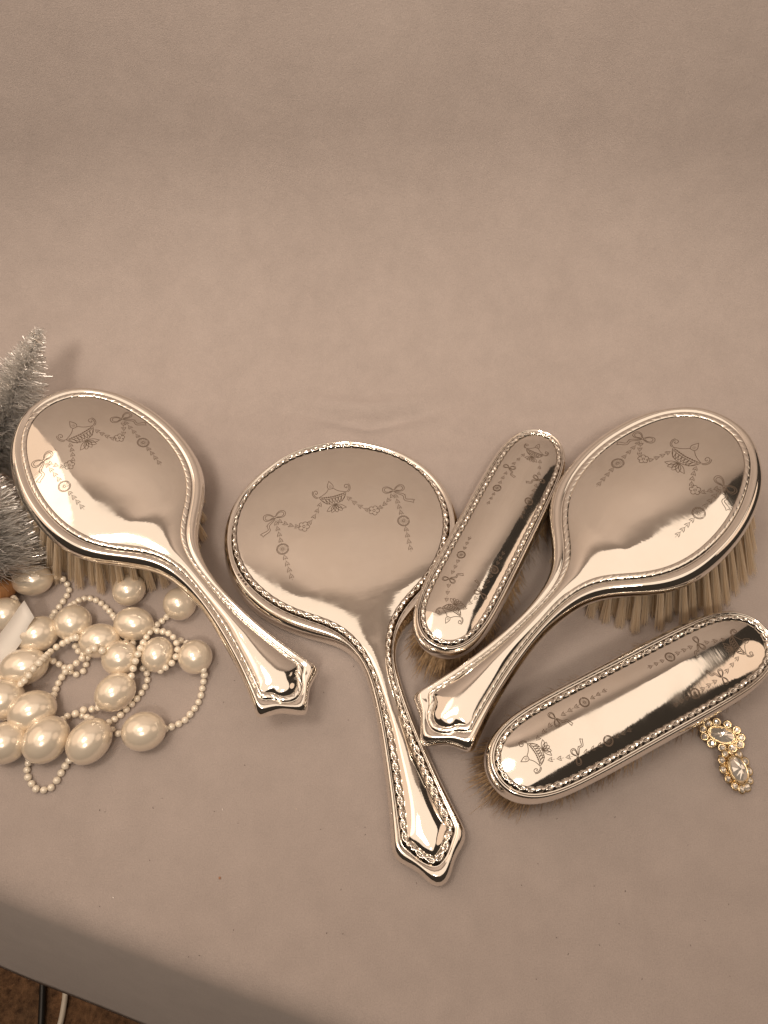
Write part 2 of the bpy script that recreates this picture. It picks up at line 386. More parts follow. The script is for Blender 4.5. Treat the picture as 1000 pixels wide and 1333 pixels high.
# ------------------------------------------------------------------ engraving: line drawings laid on the plate
def arc(cx, cy, rx, ry, a0, a1, n=14): return [(cx + rx * cos(a0 + (a1 - a0) * k / n), cy + ry * sin(a0 + (a1 - a0) * k / n)) for k in range(n + 1)]
def bez(p0, p1, p2, p3, n=12):
    r = []
    for k in range(n + 1):
        t = k / n; u = 1 - t
        r.append(tuple(u ** 3 * a + 3 * u * u * t * b + 3 * u * t * t * c + t ** 3 * d for a, b, c, d in zip(p0, p1, p2, p3)))
    return r
def urn_lines():
    L = []      # unit = half width; x to the right, y down
    L.append(bez((-.80, -.06), (-.62, .42), (-.30, .50), (0, .50)) + bez((0, .50), (.30, .50), (.62, .42), (.80, -.06))[1:])
    L.append(bez((-.80, -.06), (-.4, -.16), (-.25, -.30), (-.16, -.42)) + [(.16, -.42)] + bez((.16, -.42), (.25, -.30), (.4, -.16), (.80, -.06))[1:])
    L.append(bez((-.80, -.06), (-.4, .10), (.4, .10), (.80, -.06)))
    L.append(bez((-.76, .05), (-.4, .21), (.4, .21), (.76, .05)))
    for k in range(-5, 6): L.append(arc(k * .125, .075 - abs(k) * .012, .035, .035, 0, 2 * pi, 6))
    for k in (-3, -2, -1, 0, 1, 2, 3):                          # gadroons
        x = k * .19; L.append(bez((x - .085, .14), (x - .07 - .03 * k, .34), (x * .75, .44), (x * .75, .44), 6)); L.append(bez((x + .085, .14), (x + .07 - .03 * k, .34), (x * .75, .44), (x * .75, .44), 6))
    for s in (-1, 1):                                            # scroll handles
        L.append([(s * x, y) for x, y in bez((.80, -.06), (1.02, -.10), (1.10, -.34), (.98, -.48)) + bez((.98, -.48), (.84, -.56), (.74, -.40), (.84, -.30))[1:] + bez((.84, -.30), (.93, -.24), (.97, -.34), (.90, -.37))[1:]])
        L.append([(s * x, y) for x, y in bez((.86, -.02), (1.10, -.06), (1.18, -.36), (1.04, -.52))])
    L.append(bez((-.10, -.44), (-.26, -.58), (-.10, -.72), (0, -.92)) + bez((0, -.92), (.10, -.72), (.26, -.58), (.10, -.44))[1:])   # finial
    for k in (-1, 0, 1): L.append([(k * .05, -.48), (k * .06, -.66)])
    for k in (-2, -1, 0, 1, 2):                                  # leaf spray under the foot
        a = k * .42; tipx, tipy = sin(a) * .78, .52 + cos(a) * .50
        nx, ny = cos(a) * .13, -sin(a) * .13; mx, my = sin(a) * .42, .52 + cos(a) * .28
        L.append(bez((sin(a) * .05, .53), (mx - nx * 1.5, my - ny), (mx - nx, my - ny + .1), (tipx, tipy), 8)); L.append(bez((sin(a) * .05, .53), (mx + nx * 1.5, my + ny), (mx + nx, my + ny + .1), (tipx, tipy), 8))
        L.append([(sin(a) * .12, .56), (mx, my + .04)])
    return [[(x, y * 1.14) for x, y in l] for l in L]
def bow_lines(side):
    L = []
    for s in (-1, 1):
        L.append([(s * x, y) for x, y in bez((.05, 0), (.25, -.62), (1.05, -.72), (1.0, -.12)) + bez((1.0, -.12), (.95, .32), (.35, .22), (.05, .05))[1:]])
        L.append([(s * x, y) for x, y in bez((.16, -.06), (.34, -.46), (.86, -.52), (.84, -.12)) + bez((.84, -.12), (.80, .16), (.38, .12), (.16, .03))[1:]])
        L.append([(s * .22, .0), (s * .55, .10)])
    L.append(arc(0, .02, .11, .11, 0, 2 * pi, 8))
    s = side
    L.append([(s * x, y) for x, y in bez((.05, .10), (.35, .45), (1.05, .40), (.85, .95)) + bez((.85, .95), (.75, 1.25), (1.35, 1.15), (1.65, 1.35))[1:]])
    L.append([(s * x, y) for x, y in bez((.0, .12), (.25, .60), (.85, .55), (.68, 1.0)) + bez((.68, 1.0), (.60, 1.45), (1.25, 1.35), (1.45, 1.65))[1:]])
    L.append([(s * 1.65, 1.35), (s * 1.50, 1.42), (s * 1.45, 1.65)])
    L.append([(s * .95, .62), (s * .80, .70)])
    return L
def husk_lines():
    return [[(-.55, .5), (-.42, .0), (0, -.8), (.42, .0), (.55, .5)], [(-.55, .5), (0, .1), (.55, .5)], [(0, -.4), (0, 1.1)]]
def medal_lines():
    L = [arc(0, 0, 1, 1, 0, 2 * pi, 24), arc(0, 0, .84, .84, 0, 2 * pi, 22), arc(0, 0, .18, .18, 0, 2 * pi, 8)]
    for k in range(14): a = 2 * pi * k / 14; L.append([(.24 * cos(a), .24 * sin(a)), (.74 * cos(a), .74 * sin(a))])
    return L
def flower_lines():
    L = [arc(0, 0, .24, .24, 0, 2 * pi, 8)]
    for k in range(5):
        a = 2 * pi * k / 5; L.append([(x, y) for x, y in arc(.62 * cos(a), .62 * sin(a), .40, .40, a - 2.2, a + 2.2, 9)])
    return L
def rot(L, a, s, cx, cy): return [[(cx + s * (x * cos(a) - y * sin(a)), cy + s * (x * sin(a) + y * cos(a))) for x, y in l] for l in L]
def chain(path, pitch, s):
    """husks strung along a polyline [(v,u)]"""
    P2 = [Vector(p) for p in path]; L = [0]
    for a, b in zip(P2[:-1], P2[1:]): L.append(L[-1] + (b - a).length)
    n = max(2, round(L[-1] / pitch)); out = []
    for k in range(n):
        t = L[-1] * (k + .5) / n; i = max(j for j in range(len(L) - 1) if L[j] <= t)
        p = P2[i].lerp(P2[i + 1], (t - L[i]) / (L[i + 1] - L[i])); d = (P2[i + 1] - P2[i]).normalized()
        out += rot(husk_lines(), atan2(d.y, d.x) - pi / 2, s, p.x, p.y)
    return out
def ribbons(name, lines, bvh, uh, width):
    """polylines in (v, u) mm -> narrow flat strips lying on the plate"""
    V = []; F = []
    for l in lines:
        if len(l) < 2: continue
        pts = [Vector((0.001 * (u - uh), 0.001 * v, 0)) for v, u in l]; base = len(V); ok = True; rows = []
        for i, p in enumerate(pts):
            d = pts[min(i + 1, len(pts) - 1)] - pts[max(i - 1, 0)]
            if d.length < 1e-9: d = Vector((1, 0, 0))
            d.normalize(); s = Vector((-d.y, d.x, 0)) * (width * .0005)
            if i in (0, len(pts) - 1): s *= .45
            for q in (p - s, p + s):
                h = bvh.ray_cast(Vector((q.x, q.y, .05)), Vector((0, 0, -1)))
                if h[0] is None: ok = False; break
                rows.append(Vector((q.x, q.y, h[0].z + .00003)))
            if not ok: break
        if not ok: continue
        V += rows; F += [(base + 2 * i, base + 2 * i + 2, base + 2 * i + 3, base + 2 * i + 1) for i in range(len(pts) - 1)]
    return mesh(name, V, F, False)
def swag(a, b, sag, n=10):
    return [((a[0] + (b[0] - a[0]) * k / n), a[1] + (b[1] - a[1]) * k / n + sag * 4 * (k / n) * (1 - k / n)) for k in range(n + 1)]
def wide_engraving(lay):
    """urn, swags, bows and drops of mirror and hair brushes -> list of (name, lines); coordinates (v,u) mm"""
    res = [('urn_engraving', rot(urn_lines(), 0, lay['urn_s'], 0, lay['urn']))]
    for s in (-1, 1):
        bv, bu = lay['bow']; fv, fu = lay['flower']; mv, mu = lay['medal']; ev, eu = lay['end']
        res.append(('bow_engraving', rot(bow_lines(s), s * .05, lay['bow_s'], s * bv, bu)))
        L = chain(swag((s * lay['urn_s'] * .75, lay['urn'] + lay['urn_s'] * .25), (s * (fv - 2.4 * 1), fu - .4), 1.6), lay['pitch'], lay['husk'])
        L += rot(flower_lines(), .3, lay['flower_s'], s * fv, fu)
        L += chain(swag((s * (fv + 2.6), fu - .4), (s * (bv - 1.0), bu + 2.4), 1.0), lay['pitch'], lay['husk'])
        res.append(('swag_engraving', L))
        L = chain([(s * bv, bu + 2.5), (s * mv, mu - lay['medal_s'] - .3)], lay['pitch'], lay['husk'])
        L += rot(medal_lines(), 0, lay['medal_s'], s * mv, mu)
        L += chain([(s * mv, mu + lay['medal_s'] + .3), (s * ev, eu)], lay['pitch'], lay['husk'])
        res.append(('drop_engraving', L))
    return res
def clothes_engraving():
    res = []
    for end in (0, 1):
        def tr(L): return L if not end else [[(-v, 164 - u) for v, u in l] for l in L]
        res.append(('urn_engraving', tr(rot(urn_lines(), 0, 7.4, 0, 19))))
        for s in (-1, 1):
            res.append(('bow_engraving', tr(rot(bow_lines(-s), 0, 4.0, s * 10.0, 37.5))))
            L = chain([(s * 5.0, 22.5), (s * 9.2, 35.5)], 4.2, 1.9) + chain([(s * 10.1, 40.5), (s * 10.6, 52.5)], 4.0, 1.9)
            L += rot(medal_lines(), 0, 2.5, s * 10.6, 55.3) + chain([(s * 10.6, 58.5), (s * 11, 69.5)], 3.9, 1.7)
            res.append(('drop_engraving', tr(L)))
    return res

# ------------------------------------------------------------------ poses
def pose(root, x, y, z, yaw, dzdl, roll, scale):
    """root sits on the cloth below the head centre; z is the height of the border plane there"""
    h = sqrt(1 - dzdl * dzdl); a = Vector((cos(yaw) * h, sin(yaw) * h, dzdl))
    s = Vector((0, 0, 1)).cross(a).normalized(); n = a.cross(s); r = radians(roll)
    s2 = s * cos(r) + n * sin(r); n2 = a.cross(s2)
    R = Matrix((a, s2, n2)).transposed().to_4x4()
    root.matrix_world = Matrix.Translation((x, y, z)) @ R @ Matrix.Scale(scale, 4)
    return root.matrix_world.copy(), n2
def offset_mesh(m, dz):
    for v in m.vertices: v.co.z += dz
def attach(root, geo, engr, ds, first=True):
    """links plate (with its engravings), border and shell under root, lowered so that root is at the base"""
    pl = obj('back_plate', geo['plate'], M['silver'], root)
    for nm, me in engr: obj(nm, me, M['engrave'], pl)
    obj('leaf_border', geo['border'], M['border'], root)
    obj('shell', geo['shell'], M['silver'], root)

# ---- hand mirror
spec_m = dict(name='mirror', bead=MIR_BEAD, out=MIR_OUT, anch=MIR_ANCH, step=1.6, end_u=222, uh=61.5, hw=2.4, bh=1.9, leaf=5.6, pattern='laurel', tarnish_shade=1.0,
              spine=(61.5, 251), dome=[(61, 2.2), (100, 1.8), (140, .8), (165, .7), (200, 1.6), (235, 2.6), (252, 2.2)], dome_pow=[(80, 3.2), (135, 2.2), (250, 2.0)], thick=[(75, 12.8), (135, 10.5), (170, 8.6), (270, 9.2)], seed=1.3)
gm = build_silver(spec_m)
lay_m = dict(urn=40, urn_s=11.0, bow=(38.3, 46), bow_s=7.0, flower=(22.3, 57.5), flower_s=3.4, medal=(38, 69.4), medal_s=3.7, end=(36.5, 91), pitch=4.3, husk=2.5)
em = [(nm, ribbons(nm, L, gm['bvh'], 61.5, .37)) for nm, L in wide_engraving(lay_m)]
mir = empty('hand_mirror'); pose(mir, -0.0266, 0.2441, 0.0136, radians(-74.79), 0, 0, .998)
attach(mir, gm, em, 0)
# looking glass on the underside
gv = [(0.0615 * cos(a), 0.0615 * sin(a), -.01305) for a in (2 * pi * k / 64 for k in range(64))] + [(0.0615 * cos(a), 0.0615 * sin(a), -.01345) for a in (2 * pi * k / 64 for k in range(64))]
gf = [tuple(range(64)), tuple(range(127, 63, -1))] + [(k, 64 + k, 64 + (k + 1) % 64, (k + 1) % 64) for k in range(64)]
obj('looking_glass', mesh('looking_glass', gv, gf, False), mat('mirror_glass', (.9, .9, .9), .02, 1.0), mir)
# struck hallmark cartouche on the rim
i0 = min(range(len(gm['B'])), key=lambda i: (gm['B'][i] - Vector((81, -62))).length)
def rim_box(i, off, along, wide, lo, hi, z0, z1):
    b = gm['B'][i]; t = (gm['B'][(i + 1) % len(gm['B'])] - gm['B'][i - 1]).normalized(); d = gm['Dn'][i]
    V = []
    for z in (z0, z1):
        for (aa, ww) in ((lo, -wide), (hi, -wide), (hi, wide), (lo, wide)):
            q = b + d * (off + ww) + t * (along + aa); V.append((.001 * (q.x - 61.5), .001 * q.y, .001 * z))
    return V, [(0, 1, 2, 3), (7, 6, 5, 4), (0, 4, 5, 1), (1, 5, 6, 2), (2, 6, 7, 3), (3, 7, 4, 0)]
hm = obj('hallmark', recalc(mesh('hallmark', *rim_box(i0, 3.6, 0, 1.1, -5.5, 5.5, -.6, .25), False)), M['silver'], mir)
for k in range(4): obj('punch_mark', recalc(mesh('punch_mark', *rim_box(i0, 3.6, -4 + 2.65 * k, .65, -.85, .85, .2, .30), False)), M['engrave'], hm)
tag(mir, 'round silver hand mirror lying face down between the hair brushes', 'hand mirror')

# ---- hair brushes
spec_h = dict(name='hair_brush', bead=HAIR_BEAD, out=HAIR_OUT, anch=HAIR_ANCH, step=1.5, end_u=205, uh=61.0, hw=1.9, bh=1.3, leaf=4.4, pattern='ticks', tarnish_shade=.8,
              spine=(61, 232), dome=[(61, 4.6), (100, 3.6), (130, 1.2), (158, .9), (195, 2.2), (222, 3.2), (234, 2.4)], dome_pow=[(80, 2.4), (135, 2.0), (250, 2.0)], thick=[(75, 9.5), (135, 9.8), (170, 9.5), (270, 9.8)], seed=4.1)
gh = build_silver(spec_h)
lay_h = dict(urn=32.5, urn_s=11.2, bow=(26.4, 36), bow_s=6.8, flower=(16.8, 48.5), flower_s=3.0, medal=(26.4, 58.8), medal_s=3.5, end=(25.8, 78), pitch=4.0, husk=2.3)
eh = [(nm, ribbons(nm, L, gh['bvh'], 61.0, .37)) for nm, L in wide_engraving(lay_h)]
# bristle pad under the head
def pad_mesh(name, a, b, cu, z0, z1, n=64, inset=1.0):
    V = []; F = []
    rings = [(1.0, z0), (1.0, z1 + .0006), (.985, z1)]
    for f, z in rings:
        for k in range(n): t = 2 * pi * k / n; V.append((cu + a * f * cos(t), b * f * sin(t), z))
    for r in range(len(rings) - 1):
        for k in range(n): j = (k + 1) % n; F.append((r * n + k, (r + 1) * n + k, (r + 1) * n + j, r * n + j))
    F.append(tuple(range(n - 1, -1, -1))[::-1]); F.append(tuple((len(rings) - 1) * n + k for k in range(n)))
    return recalc(mesh(name, V, F))
pad_h = pad_mesh('hair_brush_pad', .0605, .0455, -.003, -.0085, -.0118)
# tuft meshes: a sheaf of stiff hairs, one unit long, hanging along -z
def tuft_mesh(seed, n=80, r0=.0014, r1=.0029, thick=.00014):
    R = random.Random(seed); V = []; F = []
    for _ in range(n):
        a = R.uniform(0, 2 * pi); q = sqrt(R.random()); x0, y0 = r0 * q * cos(a), r0 * q * sin(a)
        x1, y1 = r1 * q * cos(a) + R.gauss(0, .0003), r1 * q * sin(a) + R.gauss(0, .0003); L = R.uniform(.93, 1.0)
        base = len(V)
        for (f, w) in ((0, 1), (.5, .95), (1, .6)):
            x = x0 + (x1 - x0) * (f ** 1.3); y = y0 + (y1 - y0) * (f ** 1.3)
            for k in range(3): t = a + 2 * pi * k / 3; V.append((x + thick * w * cos(t), y + thick * w * sin(t), -f * L))
        for s in (0, 3):
            for k in range(3): k2 = (k + 1) % 3; F.append((base + s + k, base + s + 3 + k, base + s + 3 + k2, base + s + k2))
        F.append((base + 6, base + 8, base + 7))
    m = mesh('bristle_tuft', V, F, False); m.materials.append(M['bristle']); return m
TUFTS = [tuft_mesh(100 + k) for k in range(6)]
def hair_brush(x, y, z, yaw, dz, roll, sc, label, clearance):
    root = empty('hair_brush'); mw, nrm = pose(root, x, y, z, yaw, dz, roll, sc)
    attach(root, gh, eh, 0)
    obj('bristle_pad', pad_h, M['wood'], root)
    R = random.Random(int(x * 1000)); inv = mw.inverted(); k = 0
    pit = .0070
    for i in range(-10, 11):
        for j in range(-8, 9):
            u = i * pit + (.5 * pit if j % 2 else 0) - .003; v = j * pit * .9
            e = ((u + .003) / .0605) ** 2 + (v / .0462) ** 2
            if e > 1: continue
            top = Vector((u, v, -.0114)); d = Vector(((u + .003) * 3.6 + R.gauss(0, .02) * .1, v * 5.6 + R.gauss(0, .02) * .1, -1)) if e > .45 else Vector((R.gauss(0, .02), R.gauss(0, .02), -1))
            d.normalize(); wp = mw @ top; wd = (mw.to_3x3() @ d).normalized()
            L = (wp.z - .0005) / -wd.z / sc
            if L > .056: L = .056
            t = obj('bristle_tuft', TUFTS[k % 6], None, root); k += 1
            q = Vector((0, 0, -1)).rotation_difference(d).to_matrix().to_4x4()
            t.matrix_local = Matrix.Translation(top) @ q @ Matrix.Rotation(R.uniform(0, 6.28), 4, 'Z') @ Matrix.Diagonal((1, 1, L, 1))
    tag(root, label, 'hair brush', 'silver backed hair brushes')
    return root
hair_brush(-0.1606, 0.2576, 0.055, radians(-48.06), (.030 - .055) / (.178 * .969), -5.6, .969, 'silver hair brush with pale bristles beside the pearl necklace and tinsel trees', .04)
hair_brush(0.1521, 0.2384, 0.059, radians(-135.71), (.030 - .059) / (.178 * 1.007), 8.15, 1.007, 'silver hair brush between the two clothes brushes, handle tip over the mirror handle', .05)

# ---- clothes brushes
spec_c = dict(name='clothes_brush', bead=CLO_BEAD, out=CLO_OUT, anch=CLO_ANCH, step=1.5, end_u=999, uh=82.0, hw=1.9, bh=1.6, leaf=4.6, pattern='laurel', tarnish_shade=.8,
              spine=(24, 140), dome=[(0, 3.2), (82, 3.2), (164, 3.2)], dome_pow=[(0, 2.2), (164, 2.2)], thick=[(0, 12.5), (200, 12.5)], seed=8.7, wobble=.03)
gc = build_silver(spec_c)
ec = [(nm, ribbons(nm, L, gc['bvh'], 82.0, .36)) for nm, L in clothes_engraving()]
def stadium_pad():
    V = []; F = []; n = 72
    for z in (-.0118, -.0150):
        for k in range(n):
            t = 2 * pi * k / n; c, s = cos(t), sin(t); V.append((.0805 * math.copysign(abs(c) ** .62, c), .0195 * math.copysign(abs(s) ** .62, s), z))
    for k in range(n): j = (k + 1) % n; F.append((k, n + k, n + j, j))
    F.append(tuple(range(n))); F.append(tuple(range(2 * n - 1, n - 1, -1)))
    return recalc(mesh('clothes_brush_pad', V, F, False))
pad_c = stadium_pad()
def clothes_brush(x, y, z, yaw, roll, sc, label, seed):
    root = empty('clothes_brush'); mw, nrm = pose(root, x, y, z, yaw, 0, roll, sc)
    attach(root, gc, ec, 0); obj('bristle_pad', pad_c, M['wood'], root)
    R = random.Random(seed); V = []; F = []
    for _ in range(9000):
        t = R.uniform(0, 2 * pi); q = sqrt(R.random()); q = 1 - (1 - q) * (.35 if R.random() < .75 else 1)
        c, s = cos(t), sin(t); u = .0775 * q * math.copysign(abs(c) ** .62, c); v = .0170 * q * math.copysign(abs(s) ** .62, s)
        tuft = Vector((round(u / .0042) * .0042, round(v / .0042) * .0042, 0)); p0 = Vector((u, v, -.0145))
        p0 = p0.lerp(Vector((tuft.x, tuft.y, -.0145)), .45)
        d = Vector((u * .05 + max(0, abs(u) - .055) * math.copysign(24, u) + R.gauss(0, .12), v * 24 * q + R.gauss(0, .10), -1)).normalized()
        wp = mw @ p0; wd = mw.to_3x3() @ d; wd.normalize()
        L = min(.040, (wp.z - .0006) / max(.3, -wd.z)) / sc * R.uniform(.86, 1.0)
        side = d.cross(Vector((cos(t * 7), sin(t * 7), .2))).normalized(); w = .00016
        mid = p0 + d * (L * .55); end = p0 + d * L + Vector((R.gauss(0, .0007), R.gauss(0, .0007), 0)); b = len(V)
        we = mw @ end; off = Vector((we.x + .0266, we.y - .2441, 0))
        if off.length < .0765: we += off.normalized() * (.0765 - off.length); end = mw.inverted() @ we      # hairs pushed aside by the mirror's rim
        V += [p0 - side * w, p0 + side * w, mid - side * w, mid + side * w, end - side * w * .4, end + side * w * .4]
        F += [(b, b + 1, b + 3, b + 2), (b + 2, b + 3, b + 5, b + 4)]
    br = obj('bristles', mesh('clothes_bristles', V, F), M['hair'], root); br['kind'] = 'stuff'
    tag(root, label, 'clothes brush', 'silver backed clothes brushes')
    return root
clothes_brush(0.0642, 0.2264, 0.039, radians(-117.71), 0, .954, 'long silver clothes brush standing between the round mirror and a hair brush', 3)
clothes_brush(0.1290, 0.1259, 0.040, radians(-153.35), -4.0, .999, 'long silver clothes brush with soft tan bristles beside the rhinestone earring', 4)

# ------------------------------------------------------------------ pearl necklace
def uv_sphere(name, seg, rings, mtl):
    bm = bmesh.new(); bmesh.ops.create_uvsphere(bm, u_segments=seg, v_segments=rings, radius=1); m = bpy.data.meshes.new(name); bm.to_mesh(m); bm.free()
    m.polygons.foreach_set('use_smooth', [True] * len(m.polygons)); m.materials.append(mtl); return m
PEARL = uv_sphere('pearl', 32, 20, M['pearl']); SEED = uv_sphere('seed_pearl', 12, 8, M['seed'])
neck = empty('pearl_necklace', at(110, 900, 0)); tag(neck, 'tangled cream pearl necklace of large pearls and strings of seed pearls', 'necklace')
def pearl(cx, cy, rx, ry, ang, lift=0.0):
    k = .000455                                   # metres per pixel here
    p = at(cx, cy, ry * k + lift); k = (p - cam.location).length / FPX * .985
    rz = ry * k; p = at(cx, cy, rz * .98 + lift)
    e = at(cx + 10 * cos(radians(ang)), cy - 10 * sin(radians(ang)), p.z) - p
    o = obj('pearl', PEARL, None, neck)
    o.matrix_local = Matrix.Translation(p - neck.location) @ Matrix.Rotation(atan2(e.y, e.x), 4, 'Z') @ Matrix.Diagonal((rx * k, ry * k * 1.03, rz, 1))
PEARLS = [(42, 755, 24, 18.5, 5), (8, 801, 21, 21, 60), (49, 826, 25, 21, 28), (95, 811, 22.5, 21.5, 60), (129, 834, 25, 20.5, 8), (174, 812, 25, 20.5, -8), (234, 786, 21, 20.5, 30),
          (157, 857, 23, 21, 20), (205, 852, 22.5, 19.5, 70), (254, 855, 22, 21, -60), (150, 901, 26, 21.5, 38), (31, 868, 28, 21, 14), (42, 926, 28, 23, 25), (5, 911, 24, 23, 10),
          (60, 963, 29, 24, 48), (116, 965, 29, 23.5, 48), (187, 952, 27, 23, 10), (7, 967, 25, 23, 20), (168, 768, 21, 19, 40)]
for a in PEARLS: pearl(*a)
def lift_under(px, py):
    """height of the pearl surface below this pixel (seed strings that lie over pearls)"""
    best = 0.0
    for cx, cy, rx, ry, an in PEARLS:
        d = hypot((px - cx) / rx, (py - cy) / ry)
        if d < 1: best = max(best, ry * .000455 * (1 + sqrt(1 - d * d)))
    return best
def string(pts, over=False):
    r0 = .0020; W = []
    for p in pts:
        px, py = p[0], p[1]; z = p[2] if len(p) > 2 else r0
        if over:
            for _ in range(4): z = r0 + lift_under(px, py) * .97
        W.append(at(px, py, z))
    L = [0]
    for a, b in zip(W[:-1], W[1:]): L.append(L[-1] + (b - a).length)
    n = max(1, round(L[-1] / .00405))
    for k in range(n + 1):
        t = L[-1] * k / n; i = max(j for j in range(len(L) - 1) if L[j] <= t + 1e-9)
        # Catmull-Rom through the traced points
        p0, p1, p2, p3 = W[max(i - 1, 0)], W[i], W[i + 1], W[min(i + 2, len(W) - 1)]; f = (t - L[i]) / (L[i + 1] - L[i])
        q = .5 * (2 * p1 + (p2 - p0) * f + (2 * p0 - 5 * p1 + 4 * p2 - p3) * f * f + (3 * p1 - p0 - 3 * p2 + p3) * f ** 3)
        o = obj('seed_pearl', SEED, None, neck); rr = r0 * RNG.uniform(.95, 1.06)
        o.matrix_local = Matrix.Translation(q - neck.location) @ Matrix.Rotation(RNG.uniform(0, 6), 4, 'Z') @ Matrix.Diagonal((rr, rr * .97, rr * .97, 1))
Z1, Z2 = .007, .012
string([(65, 752, Z1), (78, 751, .006), (87, 760, .003), (90, 769), (84, 780), (77, 790), (70, 799), (67, 806, .006)])
string([(92, 789, .012), (104, 781, .006), (116, 779), (128, 783), (140, 793), (150, 805, .005)])
string([(222, 798, .006), (214, 806), (206, 812, .004), (198, 819, .007), (193, 826, .010), (187, 836, .012), (182, 846, .014), (178, 856, .015), (174, 868, .013), (171, 880, .012)])
string([(198, 821, .005), (211, 822, .008), (222, 826, .010), (229, 835, .010), (231, 846, .010), (228, 857, .010), (222, 865, .010), (214, 870, .009), (209, 873, .007)])
string([(235, 834, .003), (243, 837, .005)])
string([(265, 872, .009), (266, 880, .005), (264, 892), (262, 904), (257, 917), (249, 928), (240, 938), (229, 944), (215, 949, .005)])
string([(160, 954, .005), (153, 955), (146, 950)])
string([(186, 870, .003), (192, 879), (190, 892), (184, 902), (176, 912), (166, 922), (154, 933), (144, 939, .004), (136, 943, .008)])
string([(81, 937, .007), (88, 932, .004), (97, 930), (106, 931), (114, 934, .004), (122, 938, .007), (130, 941, .010)])
string([(128, 921, .007), (120, 923, .005), (112, 923, .005), (104, 926, .006), (98, 929, .006)])
string([(24, 893, .012), (30, 888, .017), (37, 880, .020), (44, 870, .0215), (51, 863, .021), (58, 856, .015), (66, 848, .009), (74, 842, .008), (83, 837, .009), (92, 832, .013), (99, 830, .016)])
string([(98, 841, .005), (103, 849, .005), (110, 853, .006), (103, 860, .007), (96, 866, .007), (88, 871, .007), (82, 879, .004), (77, 887), (73, 896), (70, 905, .004), (67, 913, .009)])
string([(116, 847, .017), (124, 844, .020), (133, 847, .019)])
string([(114, 856, .004), (112, 865), (108, 874), (98, 878), (90, 873, .003), (79, 866, .003), (70, 861, .004), (62, 858, .008)])
string([(38, 987, .007), (36, 997), (35, 1008), (40, 1018), (45, 1026), (54, 1028), (63, 1028), (71, 1020), (77, 1011), (83, 1000), (90, 990, .005), (95, 985, .008)])
string([(-4, 765), (6, 771), (14, 776, .006), (20, 781, .010)])
string([(8, 761, .004), (18, 760, .006)])
string([(29, 957, .008), (37, 957, .010)]); string([(8, 943, .004), (16, 940, .004)])
string([(155, 835, .006), (164, 836, .006), (173, 838, .006)])
string([(-2, 884, .012), (6, 878, .012)])

# ------------------------------------------------------------------ paper tag among the pearls
def card():
    px = [((-30, 862), (-8, 890)), ((-5, 832), (8, 864)), ((12, 810), (27, 838)), ((25, 791), (38, 814)), ((32, 782), (45, 804))]
    zs = [.004, .010, .016, .021, .023]; V = []; F = []
    for t in (0, .0005):
        for (a, b), z in zip(px, zs): V += [at(*a, z + .002) + Vector((0, 0, t)), at(*b, z) + Vector((0, 0, t))]
    n = len(px) * 2
    for k in range(len(px) - 1): a = 2 * k; F += [(a, a + 1, a + 3, a + 2), (n + a + 2, n + a + 3, n + a + 1, n + a), (a, a + 2, n + a + 2, n + a), (a + 1, n + a + 1, n + a + 3, a + 3)]
    F += [(0, n, n + 1, 1), (n - 2, n - 1, 2 * n - 1, 2 * n - 2)]
    o = obj('paper_tag', recalc(mesh('paper_tag', V, F)), M['card'])
    tag(o, 'small curled white paper tag lying over the pearls', 'paper tag')
card()

